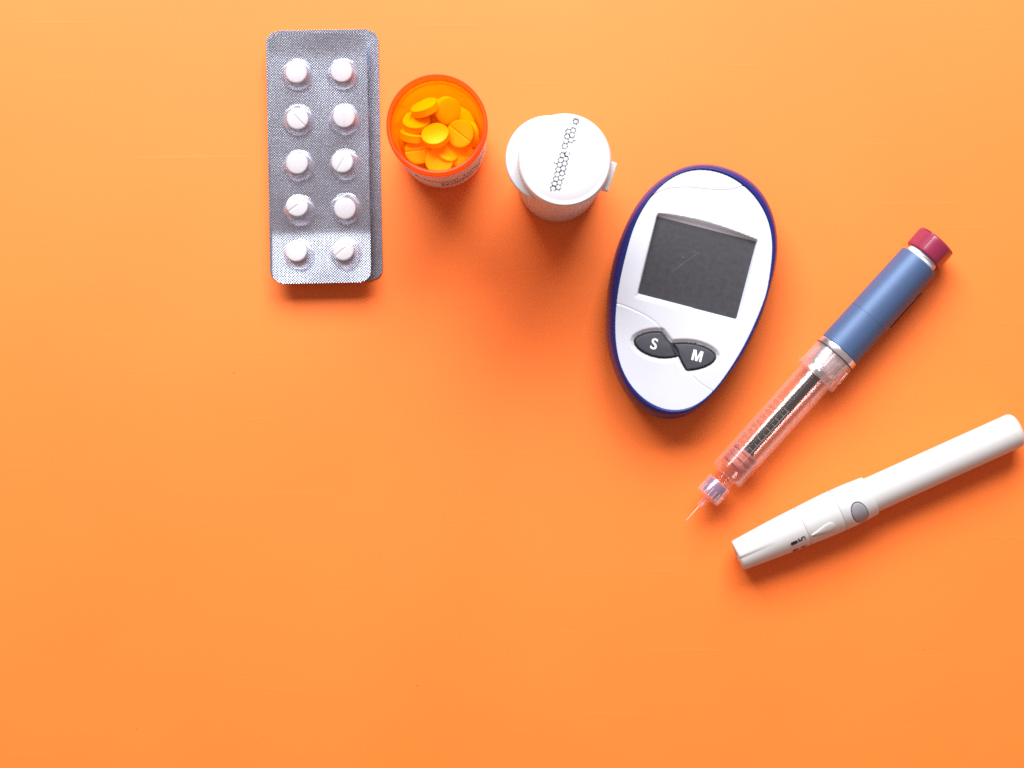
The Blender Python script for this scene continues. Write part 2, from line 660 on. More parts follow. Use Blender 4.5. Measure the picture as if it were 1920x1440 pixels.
# (score angle or None, dx px, dy px) of the tablet inside its bubble
tab_in = [[(None, 0, -3), (None, -1, -4)], [(-45, 0, -1), (95, 0, -4)], [(None, -2, -4), (60, -4, -4)],
          [(36, -3, -8), (None, -1, 0)], [(None, -4, -6), (40, -4, -6)]]
rown = ["top row", "second row", "third row", "fourth row", "bottom row"]
upr = upp.rotation_euler.z
for r_ in range(5):
    for c_ in (0, 1):
        px, py = bub_px[r_][c_]
        wx, wy = at(px, py, UP_Z + 2)
        dx, dy = wx - ux, wy - uy
        lxx = dx * math.cos(-upr) - dy * math.sin(-upr)
        lyy = dx * math.sin(-upr) + dy * math.cos(-upr)
        z = up_h(lxx, lyy)
        tilt = BEND if lyy < CREASE else 0.0
        part("bubble", BUB[(r_ * 3 + c_) % 4], upp, (lxx, lyy, z), (-tilt, 0, random.uniform(0, 6.28)))
        sa, ox, oy = tab_in[r_][c_]
        t = part("tablet", white_tab if sa is not None else white_plain, None)
        z_t = z + 1.9
        tx, ty = at(px + ox, py + oy, z_t)
        t.location = (tx * MM, ty * MM, z_t * MM)
        t.rotation_euler = orient(random.uniform(-.06, .06), math.sin(tilt) + random.uniform(-.03, .06), sa or 0)
        side = "left" if c_ == 0 else "right"
        extra = {(1, 0): " with a slanting score line", (2, 1): " with a steep score line", (3, 0): " with a clear score line"}.get((r_, c_), "")
        tag(t, "white tablet%s in the blister pack's %s, %s side" % (extra, rown[r_], side), "tablet",
            "white tablets sealed in the blister pack")

# ------------------------------------------------------------------ amber pill bottle
AX, AY = -27.4, 94.4
AH = 62.0
amb = thing("pill_bottle", "open orange see-through pill bottle full of yellow tablets", "pill bottle", (AX, AY, 0))
prof = [(0.0, 0), (0.0, 15.6), (0.5, 16.6), (1.6, 17.0), (52.0, 17.3), (52.6, 17.5)]
inner = [(60, 15.9), (53.0, 15.75), (3.5, 15.4), (2.2, 14.6), (2.0, 0)]
V, F = rev([(a, r) for a, r in prof] + [(53.0, 16.9)] + inner[1:], 128)
part("bottle_body", mesh("bottle_body", V, F, M["amber"], sharp=35), amb)
# the rim band: a heavier ring round the mouth
rim = [(53.2, 17.55), (53.6, 18.15), (54.4, 18.35), (60.6, 18.35), (61.7, 18.25), (62.0, 17.9), (62.0, 17.4), (61.8, 17.05), (60.0, 17.0),
       (53.2, 17.0)]
V, F = rev(rim, 128, closed=True)
part("rim", mesh("rim", V, F, M["amber_rim"], sharp=35), amb)
for zz in (55.6, 57.4):
    V, F = rev([(zz, 18.3), (zz + 0.2, 18.55), (zz + 0.7, 18.55), (zz + 0.9, 18.3)], 128)
    part("thread_ridge", mesh("thread_ridge", V, F, M["amber_rim"], sharp=35), amb)


def wrap(VF, r, z0, a0):
    """wrap flat lettering round the bottle; a0 = angle (deg, 0 = facing down the picture) of its middle"""
    V, F = VF
    out = []
    for x, y, z in V:
        a = math.radians(a0) + x / r - math.pi / 2
        out.append((r * math.cos(a), r * math.sin(a), z0 + y))
    return out, F


# paper label round the front
V, F = [], []
n = 80
for lay, rr in enumerate((17.34, 17.46)):
    for j, zz in enumerate((3.2, 20, 36, 51.3)):
        for i in range(n + 1):
            a = math.radians(-80 + 172 * i / n) - math.pi / 2
            r2 = rr - 0.22 * (51.3 - zz) / 48
            V.append((r2 * math.cos(a), r2 * math.sin(a), zz))
W = n + 1
for j in range(3):
    for i in range(n):
        a = 4 * W + j * W + i
        F.append((a, a + 1, a + 1 + W, a + W))
for i in range(n):
    F.append((i, i + 1, 4 * W + i + 1, 4 * W + i))
    F.append((3 * W + i, 7 * W + i, 7 * W + i + 1, 3 * W + i + 1))
lab = part("label", mesh("label", V, F, M["label"], sharp=30), amb)
lines = [wrap(text_vf("Additional Therapy", 4.3, 0.035), 17.50, 26.5, 20),
         wrap(text_vf("Changed by", 3.9, 0.035), 17.47, 20.0, 30),
         wrap(text_vf("Medication", 4.1, 0.05), 17.45, 14.2, 30)]
V, F = join(*lines)
part("lettering", mesh("lettering", V, F, M["ink"], smooth=False), lab)

yel = tablet_mesh("tablet", 10.4, 3.9, M["yellow_pill"], dome=0.5)
yel_plain = tablet_mesh("tablet", 10.4, 3.9, M["yellow_pill"], score=False, dome=0.5)
YG = "yellow tablets in the orange bottle"
pills = [  # px, py, z, lean x, lean y, spin, label
    (816.5, 254.5, 30.0, -0.14, 0.56, 10, "bright yellow tablet lying on top at the middle of the orange bottle"),
    (864, 250.5, 27.0, -0.22, -0.12, -38, "large scored orange-yellow tablet at the right side of the bottle"),
    (838, 207, 24.5, 0.42, -0.28, 20, "rounded yellow tablet standing at the back, below the far wall"),
    (795, 200.5, 27.5, -0.32, 0.82, 15, "yellow tablet tipped nearly on edge at the back left"),
    (779, 229, 25.5, -0.06, 0.72, 0, "yellow tablet tilted away, below the one tipped on edge"),
    (774, 254, 24.0, 0.10, 0.90, 0, "yellow tablet seen edge on at the left wall of the bottle"),
    (778, 286, 23.5, 0.10, -0.22, 7, "scored yellow tablet at the front left, score line level"),
    (823, 303, 24.5, 0.05, -0.30, 4, "yellow tablet at the front, half hidden by the bottle's rim"),
    (836, 281, 24.0, 0.52, 0.34, 40, "slanted yellow tablet tucked under the bright middle one"),
    (876, 299, 22.0, 0.25, -0.20, 30, "yellow tablet low at the front right, cut off by the rim"),
    (814, 230, 18.5, -0.55, 0.10, 80, "yellow tablet wedged upright between the middle and back ones"),
    (748, 226, 22.5, 0.86, 0.05, 0, "yellow tablet leaning on the far left wall of the bottle"),
    (873, 218, 17.5, 0.60, 0.50, 0, "yellow tablet deep at the back right, mostly covered"),
    (893, 254, 20.0, -0.93, -0.1, 0, "sliver of a yellow tablet by the right wall"),
    (752, 272, 17.5, 0.90, 0.15, 0, "yellow tablet standing on edge at the left, behind the rim"),
    (757, 203, 16.0, 0.45, -0.45, 0, "yellow tablet in the shade at the upper left of the bottle"),
    (852, 228, 14.0, 0.10, 0.15, 0, "yellow tablet between the rounded back one and the scored right one"),
    (800, 272, 15.5, 0.20, 0.10, 0, "yellow tablet showing in the gap left of the slanted one"),
    (853, 297, 12.0, 0.10, -0.15, 0, "yellow tablet deep in the front right gap"),
    (796, 182, 20.0, 0.25, -0.75, 0, "yellow tablet added at the back wall of the bottle for a blurred reflection"),  # added tablet, stands in for a blurred reflection on the back wall
]
for px, py, z, nx, ny, sp_, lb in pills:
    x, y = at(px, py, z)
    z += 8.0
    x, y = at(px, py, z)
    t = part("tablet", yel if "scored" in lb else yel_plain)
    # keep it inside the bottle
    d = math.hypot(x - AX, y - AY)
    nz = math.sqrt(max(1e-4, 1 - nx * nx - ny * ny))
    out_dir = ((x - AX) / max(d, 1e-6), (y - AY) / max(d, 1e-6))
    c = abs(nx * out_dir[0] + ny * out_dir[1])
    ext = 5.2 * math.sqrt(max(0, 1 - c * c)) + 1.9 * c
    lim = 15.2 - ext
    if d > lim:
        x, y = AX + out_dir[0] * lim, AY + out_dir[1] * lim
    t.location = (x * MM, y * MM, z * MM)
    t.rotation_euler = orient(nx, ny, sp_)
    tag(t, lb, "tablet", YG)
for lay in range(5):
    for i in range(7):
        t = part("tablet", yel)
        a = math.radians(60 * i + 25 * lay + random.uniform(-4, 4))
        rr = 0 if i == 6 else 9.7
        t.location = ((AX + rr * math.cos(a)) * MM, (AY + rr * math.sin(a)) * MM, (4.1 + 4.0 * lay) * MM)
        t.rotation_euler = orient(random.uniform(-.05, .05), random.uniform(-.05, .05), random.uniform(0, 180))
        tag(t, "yellow tablet buried under the others at the bottom of the orange bottle", "tablet", YG)

# ------------------------------------------------------------------ white flip-top vial
BX, BY = 18.2, 79.9
vial = thing("test_strip_vial", "white round flip-top vial with a strip of grey hexagons on its lid", "vial", (BX, BY, 0))
prof = [(0, 0), (0, 14.8), (0.4, 15.6), (1.4, 16.0), (40, 15.8), (66, 15.5), (66, 0)]
V, F = rev(prof, 128)
part("vial_body", mesh("vial_body", V, F, M["vial_white"], sharp=35), vial)
# collar with the thumb ledge, sticking out to the left
prof = [(65.2, 0), (65.2, 14.6), (65.6, 15.3), (66.2, 15.6), (69.3, 15.6), (70.0, 15.3), (70.3, 14.6), (70.3, 0)]
V, F = rev(prof, 128)
V = [(x - 5.0, y + 1.1, z) for x, y, z in V]
part("collar", mesh("collar", V, F, M["vial_white"], sharp=35), vial)
prof = [(70.4, 0), (70.4, 15.9), (70.8, 16.45), (71.4, 16.7), (76.2, 16.7), (77.2, 16.45), (77.75, 15.9), (77.85, 15.3), (77.70, 14.9),
        (77.68, 14.5), (77.85, 14.1), (78.0, 9), (78.0, 0)]
V, F = rev(prof, 160)
V = [(x + 0.55, y - 0.25, z) for x, y, z in V]
lid = part("lid", mesh("lid", V, F, M["vial_white"], sharp=35), vial)
V, F = box(0, 0, 0, 2.8, 10.6, 6.0, 0.6)
part("hinge", mesh("hinge", V, F, M["vial_white"]), vial, (16.6, -5.4, 70.0), (0, 0, math.radians(-18)))

# hexagon print
cz = [(470, 295), (555, 270), (450, 380), (535, 355), (430, 460), (515, 440), (410, 545), (495, 525), (565, 490),
      (370, 705), (450, 690), (340, 790), (425, 765), (318, 870), (405, 850), (240, 890), (298, 955), (382, 935),
      (278, 1040), (360, 1020), (258, 1120), (335, 1100), (232, 1200), (315, 1180), (150, 1220), (207, 1280), (295, 1260), (600, 112)]
partial = {(565, 490): .3, (495, 525): .45, (240, 890): .5, (150, 1220): .35, (450, 690): .55, (335, 1100): .5, (425, 765): .8}
V, F = [], []
LZ = 78.03


def stroke(p, q, w):
    d = Vector((q[0] - p[0], q[1] - p[1]))
    if d.length < 1e-6:
        return
    d.normalize()
    nrm = Vector((-d.y, d.x)) * w / 2
    e = d * w * 0.3
    n0 = len(V)
    for b, s, g in ((p, 1, -1), (p, -1, -1), (q, -1, 1), (q, 1, 1)):
        V.append((b[0] + nrm.x * s + e.x * g, b[1] + nrm.y * s + e.y * g, LZ))
    F.append((n0, n0 + 1, n0 + 2, n0 + 3))


seen = set()
hr = random.Random(3)
for (zx, zy) in cz:
    keep = partial.get((zx, zy), 0.93)
    vs = []
    for i in range(6):
        a = math.radians(-16 + 30 + 60 * i)
        qx = 1015 + (zx + 49 * math.cos(a)) * 80 / 743
        qy = 215 + (zy + 49 * math.sin(a)) * 155 / 1440
        x, y = at(qx, qy, LZ)
        vs.append((x - BX, y - BY))
    for i in range(6):
        p, q = vs[i], vs[(i + 1) % 6]
        key = (round((p[0] + q[0]) / 2 / 0.35), round((p[1] + q[1]) / 2 / 0.35))
        if key in seen or hr.random() > keep:
            continue
        seen.add(key)
        stroke(p, q, hr.uniform(0.32, 0.48))
        if hr.random() < 0.30:
            c = ((vs[0][0] + vs[3][0]) / 2, (vs[0][1] + vs[3][1]) / 2)
            stroke(p, (p[0] + (p[0] - c[0]) * 0.4, p[1] + (p[1] - c[1]) * 0.4), hr.uniform(0.22, 0.36))
part("hexagon_print", mesh("hexagon_print", V, F, M["grey_ink"], smooth=False), lid)

# ------------------------------------------------------------------ glucose meter
MCX, MCY = 1298.0, 546.0
ZF = 19.6
mox, moy = at(MCX, MCY, ZF)
MROT = math.radians(-14.3)
meter = thing("glucose_meter", "white oval glucose meter with blue edge, dark screen and two dark buttons", "glucose meter",
              (mox, moy, 0), MROT)


def loc_m(px, py, z=ZF):
    x, y = at(px, py, z)
    dx, dy = x - mox, y - moy
    c, s = math.cos(-MROT), math.sin(-MROT)
    return (dx * c - dy * s, dx * s + dy * c)


face_px = [(1307.5, 318), (1279, 324), (1251, 339), (1231, 357.5), (1210, 384), (1195, 412), (1184, 440), (1174, 477.5), (1165, 515),
           (1158, 558), (1154, 596), (1155, 634), (1159, 671), (1172.5, 703), (1189, 731), (1210, 750), (1240, 765), (1261, 770),
           (1279, 769), (1309, 756), (1336, 735), (1358, 705), (1381, 671), (1401, 634), (1420, 592.5), (1437, 544), (1445, 496),
           (1448, 459), (1446, 436), (1439, 412), (1424, 380), (1399, 352), (1375, 335), (1345, 322)]
outer_px = [(1318.7, 306.9), (1288.7, 310.6), (1258.7, 323.7), (1232.5, 340.6), (1206, 366.9), (1189, 393), (1176, 417.5), (1163, 449),
            (1153.7, 477.5), (1146, 511), (1140, 560), (1138, 605.6), (1140.6, 649), (1150, 686), (1161, 714), (1176, 739), (1195, 763),
            (1214, 776), (1242, 783.7), (1262.5, 785.6), (1281, 782), (1298, 770.6 + 4), (1322.5, 753.7 + 3), (1341, 733 + 3), (1369, 701),
            (1392, 667.5), (1412.5, 628), (1429, 587), (1442.5, 540), (1454.7, 496), (1457.5, 455), (1456.6, 432.5), (1450, 402.5),
            (1435, 370.6), (1412.5, 342.5), (1382.5, 321.9), (1345, 310.6)]
NA = 360


def polar(pts, z):
    P = np.array([loc_m(px, py, z) for px, py in pts])
    a = np.arctan2(P[:, 1], P[:, 0])
    r = np.hypot(P[:, 0], P[:, 1])
    o = np.argsort(a)
    a, r = a[o], r[o]
    th = np.linspace(-math.pi, math.pi, NA, endpoint=False)
    rr = np.interp(th, np.r_[a - 2 * math.pi, a, a + 2 * math.pi], np.r_[r, r, r])
    f = np.fft.rfft(rr)
    f[13:] = 0
    return th, np.fft.irfft(f, NA)


TH, RF_ = polar(face_px, ZF)
_, RO = polar(outer_px, 13.0)
RO = np.maximum(RO, RF_ + 1.7)
prof = [(-0.18, 18.0), (-0.10, 19.30), (-0.02, 19.62), (0.06, 19.95), (0.16, 20.1), (0.28, 19.98), (0.42, 19.5), (0.56, 18.6), (0.70, 17.3), (0.83, 15.7),
        (0.94, 13.9), (1.0, 12.2), (1.0, 11.0), (0.985, 10.7), (0.985, 10.4), (0.99, 10.1), (0.96, 6.5), (0.90, 3.2), (0.80, 1.2), (0.65, 0.3), (0.5, 0.0)]
V, F = [], []
for f, z in prof:
    rr = RF_ + f * (RO - RF_)
    for t, r in zip(TH, rr):
        V.append((r * math.cos(t), r * math.sin(t), z))
for j in range(len(prof) - 1):
    for i in range(NA):
        k = (i + 1) % NA
        F.append((j * NA + i, (j + 1) * NA + i, (j + 1) * NA + k, j * NA + k))
nb = (len(prof) - 1) * NA
F.append(tuple(nb + i for i in range(NA))[::-1])
case = part("case", mesh("case", V, F, M["meter_blue"], sharp=50), meter)


# ---- the white face as a fine relief
def sdf(P, poly):
    """signed distance of points P (n,2) to polygon (m,2): negative inside"""
    poly = np.asarray(poly, float)
    d = np.full(len(P), 1e9)
    ins = np.zeros(len(P), bool)
    m = len(poly)
    for i in range(m):
        a, b = poly[i], poly[(i + 1) % m]
        e = b - a
        w = P - a
        t = np.clip((w @ e) / (e @ e + 1e-12), 0, 1)
        q = w - t[:, None] * e
        d = np.minimum(d, (q ** 2).sum(1))
        c1 = (a[1] <= P[:, 1]) & (b[1] > P[:, 1])
        c2 = (b[1] <= P[:, 1]) & (a[1] > P[:, 1])
        cr_ = e[0] * w[:, 1] - e[1] * w[:, 0]
        ins ^= (c1 & (cr_ > 0)) | (c2 & (cr_ < 0))
    d = np.sqrt(d)
    return np.where(ins, -d, d)


def line_dist(P, pl):
    d = np.full(len(P), 1e9)
    for a, b in zip(pl[:-1], pl[1:]):
        a, b = np.array(a), np.array(b)
        e = b - a
        w = P - a
        t = np.clip((w @ e) / (e @ e + 1e-12), 0, 1)
        q = w - t[:, None] * e
        d = np.minimum(d, (q ** 2).sum(1))
    return np.sqrt(d)


def smooth_poly(pts, sub=6):
    """closed Catmull-Rom"""
    out = []
    n = len(pts)
    for i in range(n):
        p0, p1, p2, p3 = [np.array(pts[(i + k - 1) % n], float) for k in range(4)]
        for s in range(sub):
            t = s / sub
            out.append(0.5 * ((2 * p1) + (-p0 + p2) * t + (2 * p0 - 5 * p1 + 4 * p2 - p3) * t * t + (-p0 + 3 * p1 - 3 * p2 + p3) * t ** 3))
    return out


def smooth_line(pts, sub=8):
    out = []
    n = len(pts)
    for i in range(n - 1):
        p0, p1, p2, p3 = [np.array(pts[min(n - 1, max(0, i + k - 1))], float) for k in range(4)]
        for s in range(sub):
            t = s / sub
            out.append(0.5 * ((2 * p1) + (-p0 + p2) * t + (2 * p0 - 5 * p1 + 4 * p2 - p3) * t * t + (-p0 + 3 * p1 - 3 * p2 + p3) * t ** 3))
    out.append(np.array(pts[-1], float))
    return out


ZS = 17.9   # screen plane
z5 = lambda x, y: (1120 + x * .1875, 290 + y * .1875)
z6 = lambda x, y: (1120 + x * .1875, 540 + y * .1875)
scr = [loc_m(*z5(598, 618), ZS), loc_m(*z5(1588, 872), ZS), loc_m(*z6(1388, 312), ZS), loc_m(*z6(408, 52), ZS)]
scr_arr = np.array(scr)


def round_poly(P, r, n=5):
    out = []
    m = len(P)
    for i in range(m):
        a, b, c = np.array(P[i - 1]), np.array(P[i]), np.array(P[(i + 1) % m])
        u, v = (a - b) / np.linalg.norm(a - b), (c - b) / np.linalg.norm(c - b)
        p, q = b + u * r, b + v * r
        for k in range(n + 1):
            t = k / n
            out.append((1 - t) ** 2 * p + 2 * t * (1 - t) * b + t * t * q)
    return out


scr_r = round_poly(scr, 0.7)
opening = [loc_m(*z5(600, 576)), loc_m(*z5(700, 582)), loc_m(*z5(800, 597)), loc_m(*z5(925, 620)), loc_m(*z5(1050, 648)), loc_m(*z5(1180, 685)), loc_m(*z5(1300, 726)),
           loc_m(*z5(1420, 770)), loc_m(*z5(1530, 814)), loc_m(*z5(1612, 850)),
           loc_m(*z6(1420, 350)), loc_m(*z6(385, 82))]
opening = np.array(round_poly(opening, 0.5, 3))

zb = lambda x, y: (1180 + x * 170 / 1920, 610 + y * 100 / 1129)
s_px = [(95, 330), (120, 270), (190, 215), (300, 165), (430, 135), (560, 122), (690, 130), (760, 215), (830, 310), (890, 378),
        (960, 480), (1010, 570), (1040, 660), (960, 683), (860, 698), (740, 704), (620, 695), (500, 668), (380, 625), (270, 565), (175, 490), (115, 410)]
m_px = [(890, 378), (1010, 366), (1130, 360), (1260, 364), (1390, 380), (1520, 415), (1640, 462), (1740, 520), (1810, 580), (1845, 640), (1840, 710),
        (1800, 770), (1720, 835), (1620, 885), (1500, 925), (1380, 950), (1290, 962), (1210, 962), (1150, 870), (1090, 760), (1040, 660), (1010, 570), (960, 480)]
S_out = [loc_m(*zb(x, y), 20.2) for x, y in s_px]
M_out = [loc_m(*zb(x, y), 20.2) for x, y in m_px]
union = S_out[:10] + M_out[1:20] + S_out[12:]
union = [np.array(p) for p in union]

seam1 = smooth_line([loc_m(*z5(x, y)) for x, y in [(520, 430), (600, 385), (700, 350), (800, 335), (900, 332), (1000, 339), (1150, 355), (1280, 358), (1380, 341), (1490, 300), (1540, 272)]])
seam2 = smooth_line([loc_m(*z6(x, y)) for x, y in [(185, 152), (260, 175), (330, 203), (450, 260), (540, 315), (600, 365), (650, 430), (700, 500)]])
seam3 = smooth_line([loc_m(*z6(x, y)) for x, y in [(890, 800), (950, 880), (1020, 945), (1100, 1000), (1190, 1055)]])

stp = 0.24
umin, umax, vmin, vmax = -34, 34, -54, 54
us = np.arange(umin, umax, stp)
vs_ = np.arange(vmin, vmax, stp)
UU, VV = np.meshgrid(us, vs_)
P = np.c_[UU.ravel(), VV.ravel()]
ang = np.arctan2(P[:, 1], P[:, 0])
rad = np.hypot(P[:, 0], P[:, 1])
rf = np.interp(ang, np.r_[TH, math.pi], np.r_[RF_, RF_[0]])
q = rad / rf
# snap the outermost ring of the grid onto the outline so that the edge is clean
lim = 1 + 0.5 * stp / rf
keepm = q <= 1 + 0.75 * stp / rf
sn = (q > 1 - 0.75 * stp / rf) & keepm
P[sn] *= (1.0 / q[sn])[:, None]
q = np.minimum(q, 1)
Z = 19.55 + 1.15 * (1 - q ** 2.4)
dS = sdf(P, scr_r)
dO = sdf(P, opening)
zface = Z.copy()
tt = np.clip(dS / np.maximum(1e-6, dS - dO), 0, 1)
inside_o = dO < 0
ts = tt * tt * (3 - 2 * tt) * 0.5 + tt * 0.5
Z = np.where(inside_o & (dS > 0), (ZS + 0.02) + (zface - ZS) * ts, Z)
Z = np.where(dS <= 0.0, ZS - 0.55, Z)
# soft rounding of the brow round the opening
Z = np.where((dO >= 0) & (dO < 1.2), Z - 0.22 * (1 - dO / 1.2) ** 2, Z)
dB = sdf(P, union)
WB = 1.75
tb = np.clip(dB / WB, 0, 1)
Z = np.where((dB > 0) & (dB < WB), Z - 1.15 * (1 - tb * tb * (3 - 2 * tb)), Z)
Z = np.where(dB <= 0.0, Z - 1.9, Z)
for sm, dep, wd in ((seam1, 0.34, 0.28), (seam2, 0.22, 0.26), (seam3, 0.20, 0.26)):
    d = line_dist(P, sm)
    Z = np.where(dB > 0, Z - dep * np.exp(-(d / wd) ** 2), Z)
nx_, ny_ = len(us), len(vs_)
ids = -np.ones(len(P), int)
ids[keepm] = np.arange(keepm.sum())
G = ids.reshape(ny_, nx_)
A, B_, C_, D_ = G[:-1, :-1], G[:-1, 1:], G[1:, 1:], G[1:, :-1]
ok = (A >= 0) & (B_ >= 0) & (C_ >= 0) & (D_ >= 0)
F = np.stack([A[ok], B_[ok], C_[ok], D_[ok]], 1).tolist()
V = np.c_[P, Z][keepm]
part("face_plate", mesh("face_plate", V, F, M["meter_white"], sharp=0), meter)


def slab(outline, z0, z1, bev, mat, name, dome=0.0):
    """a flat-topped pad with a rounded upper edge from a closed outline"""
    O = np.array(outline)
    c = O.mean(0)
    # inward normals
    nxt, prv = np.roll(O, -1, 0), np.roll(O, 1, 0)
    tg = nxt - prv
    tg /= np.linalg.norm(tg, axis=1)[:, None] + 1e-9
    area = 0.5 * np.sum(O[:, 0] * nxt[:, 1] - nxt[:, 0] * O[:, 1])
    inn = np.c_[-tg[:, 1], tg[:, 0]] * (1 if area > 0 else -1)
    layers = [(0, z0), (0, z1 - bev)]
    for k in range(1, 5):
        a = k / 4 * math.pi / 2
        layers.append((bev * (1 - math.cos(a)), z1 - bev + bev * math.sin(a)))
    V, F = [], []
    n = len(O)
    for off, z in layers:
        for p in O + inn * off:
            V.append((p[0], p[1], z))
    for j in range(len(layers) - 1):
        for i in range(n):
            k = (i + 1) % n
            f = (j * n + i, j * n + k, (j + 1) * n + k, (j + 1) * n + i)
            F.append(f if area > 0 else f[::-1])
    top = tuple((len(layers) - 1) * n + i for i in range(n))
    F.append(top if area > 0 else top[::-1])
    return mesh(name, V, F, mat, sharp=35)


screen = part("screen", slab(scr_r, ZS - 0.5, ZS + 0.06, 0.03, M["screen"], "screen"), meter)


def px_strokes(pts, z, w):
    V, F = [], []
    for (p, q_) in pts:
        a, b = np.array(loc_m(*p, z)), np.array(loc_m(*q_, z))
        d = (b - a) / np.linalg.norm(b - a)
        nn = np.array([-d[1], d[0]]) * w / 2
        k = len(V)
        for s in (a + nn * 0.3, a - nn * 0.3, b - nn, b + nn):
            V.append((s[0], s[1], z))
        F.append((k, k + 1, k + 2, k + 3))
    return V, F


V, F = px_strokes([(z5(740, 1172), z5(860, 1085)), (z5(860, 1085), z5(1020, 972)), (z5(960, 985), z5(985, 962)), (z5(835, 1015), z5(870, 1032))], ZS + 0.07, 0.12)
part("scratch", mesh("scratch", V, F, M["scratch"], smooth=False), screen)


def offset_poly(O, d):
    O = np.array(O)
    nxt, prv = np.roll(O, -1, 0), np.roll(O, 1, 0)
    tg = nxt - prv
    tg /= np.linalg.norm(tg, axis=1)[:, None]
    area = 0.5 * np.sum(O[:, 0] * nxt[:, 1] - nxt[:, 0] * O[:, 1])
    inn = np.c_[-tg[:, 1], tg[:, 0]] * (1 if area > 0 else -1)
    return O - inn * d


part("gap_shade_plate", slab(offset_poly(union, 0.02), 18.0, 18.95, 0.05, M["black"], "gap_shade_plate"), meter)  # black plate, paints the shade in the gaps round the buttons
for nm, O, ch, cpx in (("S", S_out, "S", (1226.3, 645.8)), ("M", M_out, "M", (1307.5, 667.0))):
    O = np.array(smooth_poly(offset_poly(O, -0.66), 3))
    b = part("button", slab(O, 18.5, 20.15, 0.45, M["rubber"], "button"), meter)
    if ch == "S":
        V, F = text_vf(ch, 5.9, 0.10, 0.02)
    else:
        w2, h2, st = 1.95, 2.05, 0.82
        o_ = [(-w2, -h2), (-w2 + st, -h2), (-w2 + st, 0.85), (-0.42, -h2), (0.42, -h2), (w2 - st, 0.85), (w2 - st, -h2), (w2, -h2),
              (w2, h2), (0.78, h2), (0.0, -0.75), (-0.78, h2), (-w2, h2)]
        V = [(a, b, 0.0) for a, b in o_]
        F = [tuple(range(len(o_)))]
    lx_, ly_ = loc_m(*cpx, 20.2)
    V = [(x + lx_, y + ly_, z + 20.17) for x, y, z in V]
    part("letter", mesh("letter", V, F, M["letter"], smooth=False), b)
# ribbed strip between the two buttons
bars = []
p0, p1 = np.array(loc_m(*zb(915, 400), 20)), np.array(loc_m(*zb(1040, 640), 20))
for k in range(6):
    c = p0 + (p1 - p0) * (k + 0.5) / 6
    v, f = box(0, 0, 0, 1.5, 0.35, 0.5, 0.08)
    bars.append(([(x + c[0], y + c[1], z + 19.3) for x, y, z in v], f))
V, F = join(*bars)
o = part("ribbed_divider", mesh("ribbed_divider", V, F, M["rubber"]), meter)
# strip port: a slim inset at the top of the blue edge
V, F = [], []
a0 = math.atan2(*reversed(loc_m(1326, 312)))
a1 = math.atan2(*reversed(loc_m(1384, 328)))
n = 24
for i in range(n + 1):
    t = i / n
    a = a0 + (a1 - a0) * t
    rF = np.interp(a, TH, RF_)
    rO = np.interp(a, TH, RO)
    wv = math.sin(math.pi * t) ** 0.6
    for f, z in ((0.30, 19.35), (0.34, 19.45), (0.34 + 0.30 * wv, 19.45 - 2.6 * wv), (0.36 + 0.36 * wv, 18.6 - 3.0 * wv), (0.36 + 0.36 * wv, 14.0)):
        r = rF + f * (rO - rF)
        V.append((r * math.cos(a), r * math.sin(a), z))
for i in range(n):
    for j in range(4):
        F.append((i * 5 + j, i * 5 + j + 1, (i + 1) * 5 + j + 1, (i + 1) * 5 + j))
part("strip_port", mesh("strip_port", V, F, M["meter_blue"], sharp=30), meter)

# ------------------------------------------------------------------ insulin pen
PH = 9.1
pox, poy = at(1325, 933, PH)
PROT = math.radians(48.07)
pen = thing("insulin_pen", "blue insulin pen with clear cartridge holder, red dose knob and bare needle", "insulin pen",
            (pox, poy, 0), PROT)


def prt(name, pts, mat, parent=pen, seg=72, rf=None, sharp=35, closed=False, H=PH):
    V, F = rev(pts, seg, "x", H, rf, closed)
    return part(name, mesh(name, V, F, mat, sharp=sharp), parent)


# needle and its hub
prt("needle", [(-12.2, 0), (-11.8, 0.10), (-4.0, 0.14), (-4.0, 0)], M["steel"], seg=10)
hub = prt("needle_hub", [(-4.6, 0), (-4.6, 0.75), (-4.2, 1.15), (-0.6, 1.35), (-0.2, 1.6), (0.0, 4.6), (0.3, 5.15), (0.7, 5.2), (7.6, 5.25), (7.9, 5.1),
                          (7.9, 4.75), (0.9, 4.65), (0.7, 1.2), (0.6, 0)], M["hub"])
prt("purple_insert", [(1.6, 0), (1.6, 3.2), (2.0, 3.7), (7.0, 3.8), (7.4, 3.4), (7.4, 0)], M["purple"], hub, seg=48)
# raised ribs on the hub
ribs = []
for a in range(-70, 80, 20):
    p = math.radians(a)
    v, f = box(0, 0, 0, 3.4, 0.28, 0.24, 0.06)
    R_ = Matrix.Rotation(p, 3, "X")
    ribs.append(([(x + 2.6, (R_ @ Vector((0, y, z + 5.25))).y, PH + (R_ @ Vector((0, y, z + 5.25))).z) for x, y, z in v], f))
for i, rbs in enumerate(ribs):
    part("rib", mesh("rib", rbs[0], rbs[1], M["mark"]), hub)

